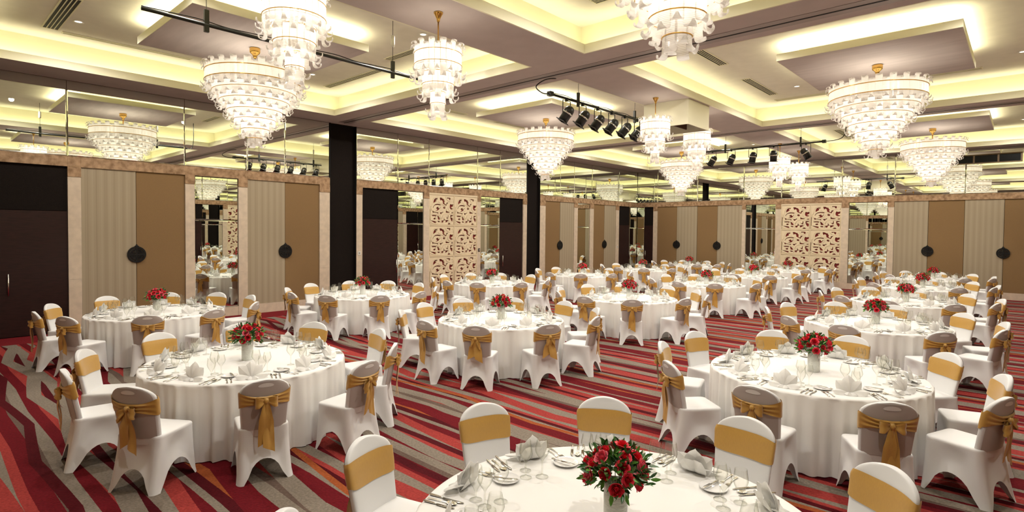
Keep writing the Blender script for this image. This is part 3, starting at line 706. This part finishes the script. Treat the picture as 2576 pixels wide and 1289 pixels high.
def sash_band(var):
    def fn(u, v):
        a = 2 * PI * u; s = math.sin(a); x = math.cos(a)
        back = max(0.0, -s)
        zc = .752 + (.012 * x if s > 0 else -.014 * (1 - abs(x)) + .008 * x * (var - 1))
        hh = lerp(.074, .036, (1 - abs(x) ** 1.2)) if s < 0 else lerp(.088, .074, abs(x) ** 3)
        z = zc + (v - .5) * 2 * hh
        p = bk_p(z, a, .007)
        rip = .008 * math.sin(v * 17 + x * 3) * (1 - abs(x) ** 2) if s < 0 else .001 * math.sin(v * 8 + x * 5)
        return (p[0], p[1] - rip - (.010 * (1 - abs(x)) if s < 0 else 0), z)
    return MB().grid(fn, 48, 14, True).mesh('sash_band', 'satin', True)
YB = -.19 - .20 * .29 - .050
def bow(var):
    m = MB()
    for sx in (-1, 1):
        ln = (.080, .095, .070)[var] * (1 + .12 * sx * (var - 1)); dz = (-.040, -.008, -.062)[var] + .014 * sx * (1 - var)
        path = [(0, 0), (.35, -.034), (.75, -.048), (1.0, -.026), (.95, -.004), (.6, .006), (.25, 0), (0, -.004)]
        def fn(u, v, sx=sx, ln=ln, dz=dz):
            t = v * 7; i = min(int(t), 6); f = t - i
            px = lerp(path[i][0], path[i + 1][0], f); py = lerp(path[i][1], path[i + 1][1], f)
            hw = .012 + .036 * min(1, px * 1.5)
            return (sx * px * ln, YB + py - .008 * math.sin(u * 9), .738 + dz * px * 1.4 + (u - .5) * 2 * hw)
        m.grid(fn, 5, 17)
    m.lathe([(.001, -.028), (.016, -.024), (.024, 0), (.018, .022), (.001, .027)], 10, (0, YB - .016, .738))
    return m.mesh('bow', 'satin', True)
def tail(var, sx):
    ln = (.33, .40, .27)[var] * (1 if sx > 0 else .86); drift = (.03, .012, .05)[var] * sx
    def fn(u, v):
        wd = .016 + (.026 + .008 * var) * min(1, v * 2.2)
        x = sx * .008 + drift * v + (u - .5) * 2 * wd
        z = .725 - v * ln - (u if sx > 0 else 1 - u) * .055 * max(0, v - .75) * 4
        return (x, YB - .012 - .012 * math.sin(v * 5 + var + sx) - .008 * math.sin(u * 6) * (1 - v * .3), z)
    return MB().grid(fn, 5, 12).mesh('sash_tail', 'satin', True)
def grip_mesh():  # solid patch, no upholstery behind; light through the hand hole is painted in
    m = MB()
    for sg in (-1,):
        def fn(u, v, sg=sg):
            a = 2 * PI * u; x = .066 * v * math.cos(a); z = .878 + .019 * v * math.sin(a) - .006 * (x / .066) ** 2
            th = lerp(.033, .022, (z - .8) / .12) + .0050; r = min(1, abs(x) / bk_w(z))
            yy = th * (1 - r ** (1 / .45 * 2)) ** .3
            return (x, -.19 - .20 * (z - .45) + .035 * (x / .21) ** 2 + sg * yy, z)
        m.grid(fn, 20, 4, True)
    return m.mesh('hand_grip', 'hole_lit_spandex', True)
GRIP = grip_mesh()
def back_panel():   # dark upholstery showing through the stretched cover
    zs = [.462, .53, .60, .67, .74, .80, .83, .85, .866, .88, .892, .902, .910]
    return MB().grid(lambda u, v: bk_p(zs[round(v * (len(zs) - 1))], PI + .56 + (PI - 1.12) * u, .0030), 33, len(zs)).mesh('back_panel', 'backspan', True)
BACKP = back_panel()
COVER = chair_cover(); BANDS = [sash_band(k) for k in range(3)]; BOWS = [bow(k) for k in range(3)]; TAILS = [[tail(k, s) for s in (-1, 1)] for k in range(3)]
def make_chair(x, y, rz, var, label, grp):
    t = thing('banquet_chair', label, 'chair', (x, y, 0), rz, grp)
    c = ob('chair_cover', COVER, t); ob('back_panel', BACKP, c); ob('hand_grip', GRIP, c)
    s = ob('sash', BANDS[var], t)
    ob('bow', BOWS[var], s)
    for k in range(2): ob('sash_tail', TAILS[var][k], s)
    return t

# ------------------------------------------------------------------ tables, cloths, place settings
H, RT = .76, 1.07
def cloth_mesh(seed):
    rd = random.Random(seed); ph = [rd.uniform(0, 2 * PI) for _ in range(5)]
    fold = lambda a: .55 * (1 - 2 * abs(math.sin(17 * a + ph[0] + 1.5 * math.sin(3 * a + ph[1]))) ** .7) + .30 * math.sin(53 * a + ph[2] + math.sin(5 * a)) + .35 * math.sin(11 * a + ph[3])
    m = MB(); n = 320
    zs = [(1.0, .74), (.99, .71), (.97, .64), (.94, .54), (.9, .42), (.86, .30), (.84, .18), (.83, .08), (.83, .008)]
    prof = [(.35, H), (.8, H), (1.0, H), (1.045, H - .001), (1.062, H - .006), (1.07, H - .016)]
    v = [(0, 0, H)]; f = []
    for r, z in prof:
        for i in range(n): a = 2 * PI * i / n; v.append((r * math.cos(a), r * math.sin(a), z))
    for _, z in zs:
        d = 1 - z / H
        for i in range(n):
            a = 2 * PI * i / n; r = 1.072 + .012 * d + fold(a) * .046 * d ** .5; v.append((r * math.cos(a), r * math.sin(a), z))
    for i in range(n): f.append((0, 1 + i, 1 + (i + 1) % n))
    for j in range(len(prof) + len(zs) - 1):
        for i in range(n): k = (i + 1) % n; f.append((1 + j * n + i, 1 + (j + 1) * n + i, 1 + (j + 1) * n + k, 1 + j * n + k))
    return m.add(v, f).mesh('tablecloth', 'cloth', True)
CLOTHS = [cloth_mesh(s) for s in (1, 2, 3)]
TTOP = MB().lathe([(.001, .70), (.95, .70), (.95, .735), (.001, .735)], 40).mesh('tabletop', 'wood')
TLEG = MB().tube([(0, 0, 0), (0, 0, .70)], .018, 8).mesh('leg', 'steel')
def napkin_mesh(k):
    m = MB(); rd = random.Random(40 + k)
    B = Vector((0, -.012, .004))
    # folded leaves of the star: tip, half width, ridge direction
    leaves = [((0, .032, .165), .074, (0, -1, .25)), ((-.108, .018, .116), .064, (-.3, -1, .2)), ((.108, .018, .116), .064, (.3, -1, .2)),
              ((-.158, -.045, .034), .056, (-.15, -.6, 1)), ((.158, -.045, .034), .056, (.15, -.6, 1)), ((-.045, -.088, .010), .046, (0, -.3, 1)), ((.050, -.086, .010), .046, (0, -.3, 1)),
              ((-.050, .070, .092), .060, (-.2, 1, .3)), ((.055, .070, .092), .060, (.2, 1, .3))]
    for tip, hw, rdg in leaves:
        tip = Vector(tip) * (1 + .10 * k * rd.uniform(-1, 1)) + Vector((rd.uniform(-.012, .012), rd.uniform(-.01, .01), 0)) * abs(k)
        tip.z = max(tip.z, .006); ax = tip - B; rg_ = Vector(rdg).normalized(); rg_ = (rg_ - ax.normalized() * rg_.dot(ax.normalized())).normalized()
        sd = ax.normalized().cross(rg_)
        for half in (-1, 1):
            def fn(u, v, half=half):
                wv = hw * (math.sin(PI * (.22 + .78 * v)) ** .75 if v < .995 else .02)
                lift = .020 * (1 - u ** 1.3) * math.sin(PI * min(1, .15 + v * .8)) - .006 * u
                q = B + ax * v + sd * (half * u * wv) + rg_ * lift
                return (q.x, q.y, max(.0015, q.z))
            m.grid(fn, 4, 8)
    return m.mesh('napkin', 'napkin', True)
NAPS = [napkin_mesh(0), napkin_mesh(1), napkin_mesh(-1)]
def stem_glass(hb, rb, hs, rf, open_):
    p = [(rf, 0), (rf, .002), (rf * .5, .005), (.006, .012), (.0042, .03), (.0042, hs - .01), (.009, hs)]
    for i in range(1, 9):
        u = i / 8; r = rb * math.sin(min(1, u * 1.75) * PI / 2) ** .8 * (1 - (1 - open_) * max(0, u - .5) / .5); p.append((max(r, .010), hs + hb * u))
    return MB().lathe(p, 20).mesh('stem_glass', 'glass', True)
GL = [stem_glass(.128, .046, .105, .039, .70), stem_glass(.115, .042, .095, .037, .72), stem_glass(.140, .041, .055, .036, .80)]
GNAME = [('red_wine_glass', 'tall stemmed wine glass', 'tall stemmed wine glasses'), ('white_wine_glass', 'medium stemmed wine glass', 'medium stemmed wine glasses'), ('water_goblet', 'short-stemmed water goblet', 'short-stemmed water goblets')]
def blade(ln, hl, wd):
    m = MB()
    m.tube([(0, -ln / 2, .006), (0, -ln / 2 + .01, .006), (0, -ln / 2 + hl * .6, .006), (0, -ln / 2 + hl, .005)], [.004, .0065, .0058, .004], 6)
    y0, y1 = -ln / 2 + hl, ln / 2
    m.add([(-.005, y0, .003), (wd - .005, y0, .003), (wd - .005, y1 - .03, .003), (wd * .3 - .005, y1, .003), (-.005, y1 - .01, .003), (-.005, y0, .006), (wd - .005, y0, .005), (wd - .005, y1 - .03, .005), (wd * .3 - .005, y1, .005), (-.005, y1 - .01, .006)],
          [(5, 6, 7, 8, 9), (4, 3, 2, 1, 0), (0, 1, 6, 5), (1, 2, 7, 6), (2, 3, 8, 7), (3, 4, 9, 8), (4, 0, 5, 9)])
    return m.mesh('knife', 'silver', True)
def handle(m, ln, hl):
    m.grid(lambda u, v: ((u - .5) * (.016 - .009 * min(1, v * 1.6)), -ln / 2 + hl * v, .003 + .004 * math.sin(v * PI) + .002 * (1 - (2 * u - 1) ** 2)), 4, 7)
def fork(ln):
    m = MB(); hl = ln * .62; handle(m, ln, hl); y0 = -ln / 2 + hl
    m.grid(lambda u, v: ((u - .5) * lerp(.007, .024, min(1, v * 1.5)), y0 + .04 * v, .005 - .003 * v + .004 * v * v), 4, 5)
    for k in range(4):
        x = -.0095 + k * .00633; m.box(x - .0016, x + .0016, y0 + .038, ln / 2, .004, .0062)
    return m.mesh('fork', 'silver', True)
def spoon(ln):
    m = MB(); hl = ln * .68; handle(m, ln, hl); y0 = -ln / 2 + hl; b = ln - hl
    def fn(u, v):
        t = (u - .5) * 2; wd = .020 * math.sin(PI * (.06 + v * .92)) ** .6 + .001
        return (t * wd, y0 - .005 + b * v, .002 + .006 * (t * t * .7 + (2 * v - 1) ** 2 * .6))
    m.grid(fn, 7, 9); return m.mesh('spoon', 'silver', True)
KN1, KN2, KN3, FK1, FK2, SP = blade(.235, .10, .018), blade(.205, .09, .016), blade(.17, .075, .017), fork(.20), fork(.18), spoon(.195)
PLATE = MB().lathe([(.001, .004), (.045, .004), (.052, .006), (.078, .014), (.082, .016), (.083, .013), (.05, .001), (.001, .001)], 28).mesh('side_plate', 'china', True)
VASE = MB().lathe([(.001, .0), (.060, 0), (.062, .006), (.062, .225), (.058, .225), (.057, .20), (.001, .20)], 24).mesh('vase_body', 'vase', True)
def rose_mesh(openness, mat):
    m = MB(); rd = random.Random(3)
    for lay, (r, n, h, fl) in enumerate(((.005, 3, .043, -.1), (.011, 4, .045, -.05), (.017, 5, .045, .05), (.023, 5, .043, .2 * openness), (.030, 6, .039, .45 * openness), (.036, 6, .032, .9 * openness))):
        for k in range(n):
            a0 = 2 * PI * (k + .4 * lay) / n + rd.uniform(-.15, .15); sp = 2 * PI / n * .68
            def fn(u, v, r=r, h=h, fl=fl, a0=a0, sp=sp):
                a = a0 + (u - .5) * 2 * sp * (.55 + .45 * math.sin(PI * min(1, v * .85 + .1)))
                rr = r * (.35 + .65 * v ** .6) + fl * .016 * v ** 3 - .003 * (2 * u - 1) ** 2
                return (rr * math.cos(a), rr * math.sin(a), h * v * (1 - .10 * (2 * u - 1) ** 2) - fl * .010 * v ** 5)
            m.grid(fn, 5, 5)
    m.lathe([(.004, -.012), (.018, -.004), (.024, .006)], 8)
    return m.mesh('rose', mat, True)
ROSES = [rose_mesh(1.0, 'rose'), rose_mesh(.4, 'rose'), rose_mesh(.8, 'rosep')]
LEAFV = [(0, 0, 0), (.010, .018, .003), (.014, .04, .002), (.008, .062, -.003), (0, .076, -.010), (-.008, .062, -.003), (-.014, .04, .002), (-.010, .018, .003), (0, .02, -.002), (0, .042, -.003), (0, .06, -.006)]
LEAFF = [(0, 1, 8), (1, 2, 9, 8), (2, 3, 10, 9), (3, 4, 10), (0, 8, 7), (7, 8, 9, 6), (6, 9, 10, 5), (5, 10, 4)]
LEAFM = [MB().add(LEAFV, LEAFF).mesh('leaf', k, True) for k in ('leaf', 'leaf2')]
def dome(rd, tmin, tmax, R): 
    th = math.acos(rd.uniform(math.cos(tmax), math.cos(tmin))); ph = rd.uniform(0, 2 * PI)
    return Vector((math.sin(th) * math.cos(ph), math.sin(th) * math.sin(ph), math.cos(th))), R
def leaf_xf(rd, tight=1.0):
    d, _ = dome(rd, .1, 2.05, 1); R = rd.uniform(.05, .19) * tight
    p = Vector((d.x * R * 1.12, d.y * R * 1.12, d.z * R * .85))
    y = (d + Vector((rd.uniform(-.7, .7), rd.uniform(-.7, .7), rd.uniform(-.5, .5)))).normalized()
    x = y.cross(Vector((rd.uniform(-1, 1), rd.uniform(-1, 1), rd.uniform(-1, 1)))).normalized(); z = x.cross(y)
    s = rd.uniform(.6, 1.0)
    mt = Matrix((x, y, z)).transposed().to_4x4() @ Matrix.Scale(s, 4); mt.translation = p; return mt
def foliage_mesh(seed, n):
    rd = random.Random(seed); m = MB()
    for i in range(n):
        mt = leaf_xf(rd); m.add([mt @ Vector(v) for v in LEAFV], LEAFF)
    me = m.mesh('foliage', 'leaf', True); me.materials.append(MT['leaf2'])
    for p in me.polygons: p.material_index = 1 if (p.index // 8) % 4 == 0 else 0
    return me
STEMS = MB()
for k in range(14):
    a = k * 2.4; STEMS.tube([(.03 * math.cos(a), .03 * math.sin(a), -.20), (.10 * math.cos(a), .10 * math.sin(a), .03)], .003, 4)
STEMS = STEMS.mesh('stems', 'stem')
FOL = [foliage_mesh(s, 380) for s in (5, 6, 7)]
ROWN = {0: 'side-wall row', 1: 'middle row', 2: 'aisle row'}
TABLES = {(0, 5): (3.62, -23.15), (0, 4): (3.74, -18.98), (0, 3): (3.80, -14.75), (0, 2): (3.80, -10.25), (0, 1): (3.85, -6.2), (0, 0): (3.9, -2.1),
          (1, 5): (8.52, -23.57), (1, 4): (8.50, -19.30), (1, 3): (8.42, -14.95), (1, 2): (8.22, -10.25), (1, 1): (8.17, -6.2), (1, 0): (8.07, -2.1),
          (2, 5): (13.57, -23.77), (2, 4): (13.42, -19.47), (2, 3): (13.27, -15.1), (2, 2): (13.15, -10.95), (2, 1): (12.98, -6.6), (2, 0): (12.82, -2.5)}
rg = random.Random(11)
for (ci, ri), (tx, ty) in TABLES.items():
    tn = f'{ORD[ri]} table from end wall, {ROWN[ci]}'
    tb = thing('banquet_table', 'round banquet table under white cloth, ' + tn, 'table', (tx, ty, 0), 0, 'round banquet tables')
    ob('tabletop', TTOP, tb)
    for k in range(4): ob('leg', TLEG, tb, (.55 * math.cos(PI / 4 + k * PI / 2), .55 * math.sin(PI / 4 + k * PI / 2), 0))
    tag(ob('tablecloth', CLOTHS[rg.randrange(3)], None, (tx, ty, 0), (0, 0, rg.uniform(0, 6.28))), 'floor-length white cloth on ' + tn, 'tablecloth', 'white round tablecloths')
    # centrepiece
    ve = thing('vase', 'clear pebbled cylinder vase on ' + tn, 'vase', (tx, ty, H + .0005), 0, 'centrepiece vases')
    ob('vase_body', VASE, ve)
    bq = thing('rose_bouquet', 'dome of red roses and leaves in vase, ' + tn, 'bouquet', (tx, ty, H + .275), rg.uniform(0, 6.28), 'rose centrepieces'); bq.scale = (.84, .84, .84)
    rd = random.Random(ci * 10 + ri)
    pts = []
    nrose = 24
    for k in range(nrose):
        th = math.acos(1 - (k + .5) / nrose * 1.35); ph = k * 2.39996 + rd.uniform(-.2, .2)
        d = Vector((math.sin(th) * math.cos(ph), math.sin(th) * math.sin(ph), math.cos(th)))
        R = .148 + rd.uniform(-.018, .012)
        q = d.to_track_quat('Z', 'Y').to_euler()
        s = rd.uniform(.85, 1.2)
        ob('rose', ROSES[rd.choice((0, 0, 1, 1, 2))], bq, (d.x * R * 1.1, d.y * R * 1.1, d.z * R * .88), q, (s, s, s))
    ob('stems', STEMS, bq)
    if (ci, ri) == (2, 5):
        for k in range(110):
            l = ob('leaf', LEAFM[1 if k % 4 == 0 else 0], bq); l.matrix_local = leaf_xf(rd)
    f = ob('foliage', FOL[(ci + ri) % 3], bq); f['kind'] = 'stuff'
    # seats, clockwise from the end wall
    for k in range(10):
        ang = math.radians(88 - 36 * k); sn = f'seat {ORD[k]} clockwise, {tn}'
        ja = ang + rg.uniform(-.05, .05); jr = rg.uniform(-.03, .05)
        r = 1.405 + jr
        make_chair(tx + r * math.cos(ja), ty + r * math.sin(ja), ja + PI / 2 + rg.uniform(-.09, .09), rg.randrange(3), 'gold-sashed white covered chair, ' + sn, 'banquet chairs around the tables')
        ex = Vector((-math.sin(ang), math.cos(ang), 0)); er = Vector((math.cos(ang), math.sin(ang), 0))  # er outwards; diner's right is +ex when looking inwards? handled below
        right = Vector((math.sin(ang), -math.cos(ang), 0)) * -1
        def put(name, me, u, v, rot, label, cat, grp, dz=0.0006):
            p = Vector((tx, ty, H)) + er * (RT - v) + right * u
            o = ob(name, me, None, (p.x, p.y, H + dz), (0, 0, ang + PI / 2 + rot)); return tag(o, label + ', ' + sn, cat, grp)
        j = lambda s=.01: rg.uniform(-s, s)
        put('napkin', NAPS[rg.randrange(3)], j(.006), .175 + j(.02), j(.12), 'white star-folded napkin', 'napkin', 'folded napkins')
        put('dinner_knife', KN1, .186 + j(.003), .150 + j(), j(.02), 'dinner knife beside napkin', 'knife', 'dinner knives')
        put('soup_spoon', SP, .224 + j(.003), .148 + j(), j(.02), 'soup spoon between two knives', 'spoon', 'soup spoons')
        put('starter_knife', KN2, .262 + j(.004), .146 + j(), j(.02), 'starter knife outside the spoon', 'knife', 'starter knives')
        put('dinner_fork', FK1, -.186 + j(.004), .150 + j(), j(.04), 'dinner fork beside napkin', 'fork', 'dinner forks')
        put('starter_fork', FK2, -.222 + j(.004), .145 + j(), j(.04), 'starter fork outside the dinner fork', 'fork', 'starter forks')
        pu, pv = -.185 + j(.012), .325 + j(.012)
        put('side_plate', PLATE, pu, pv, 0, 'white side plate', 'plate', 'side plates')
        put('butter_knife', KN3, pu + .02, pv, j(.5) + .3, 'butter knife on side plate', 'knife', 'butter knives', .0165)
        for g, (gu, gv) in enumerate(((.062, .430), (.160, .385), (.108, .300))):
            put(GNAME[g][0], GL[g], gu + j(.006), gv + j(.010), 0, GNAME[g][1], 'glass', GNAME[g][2])
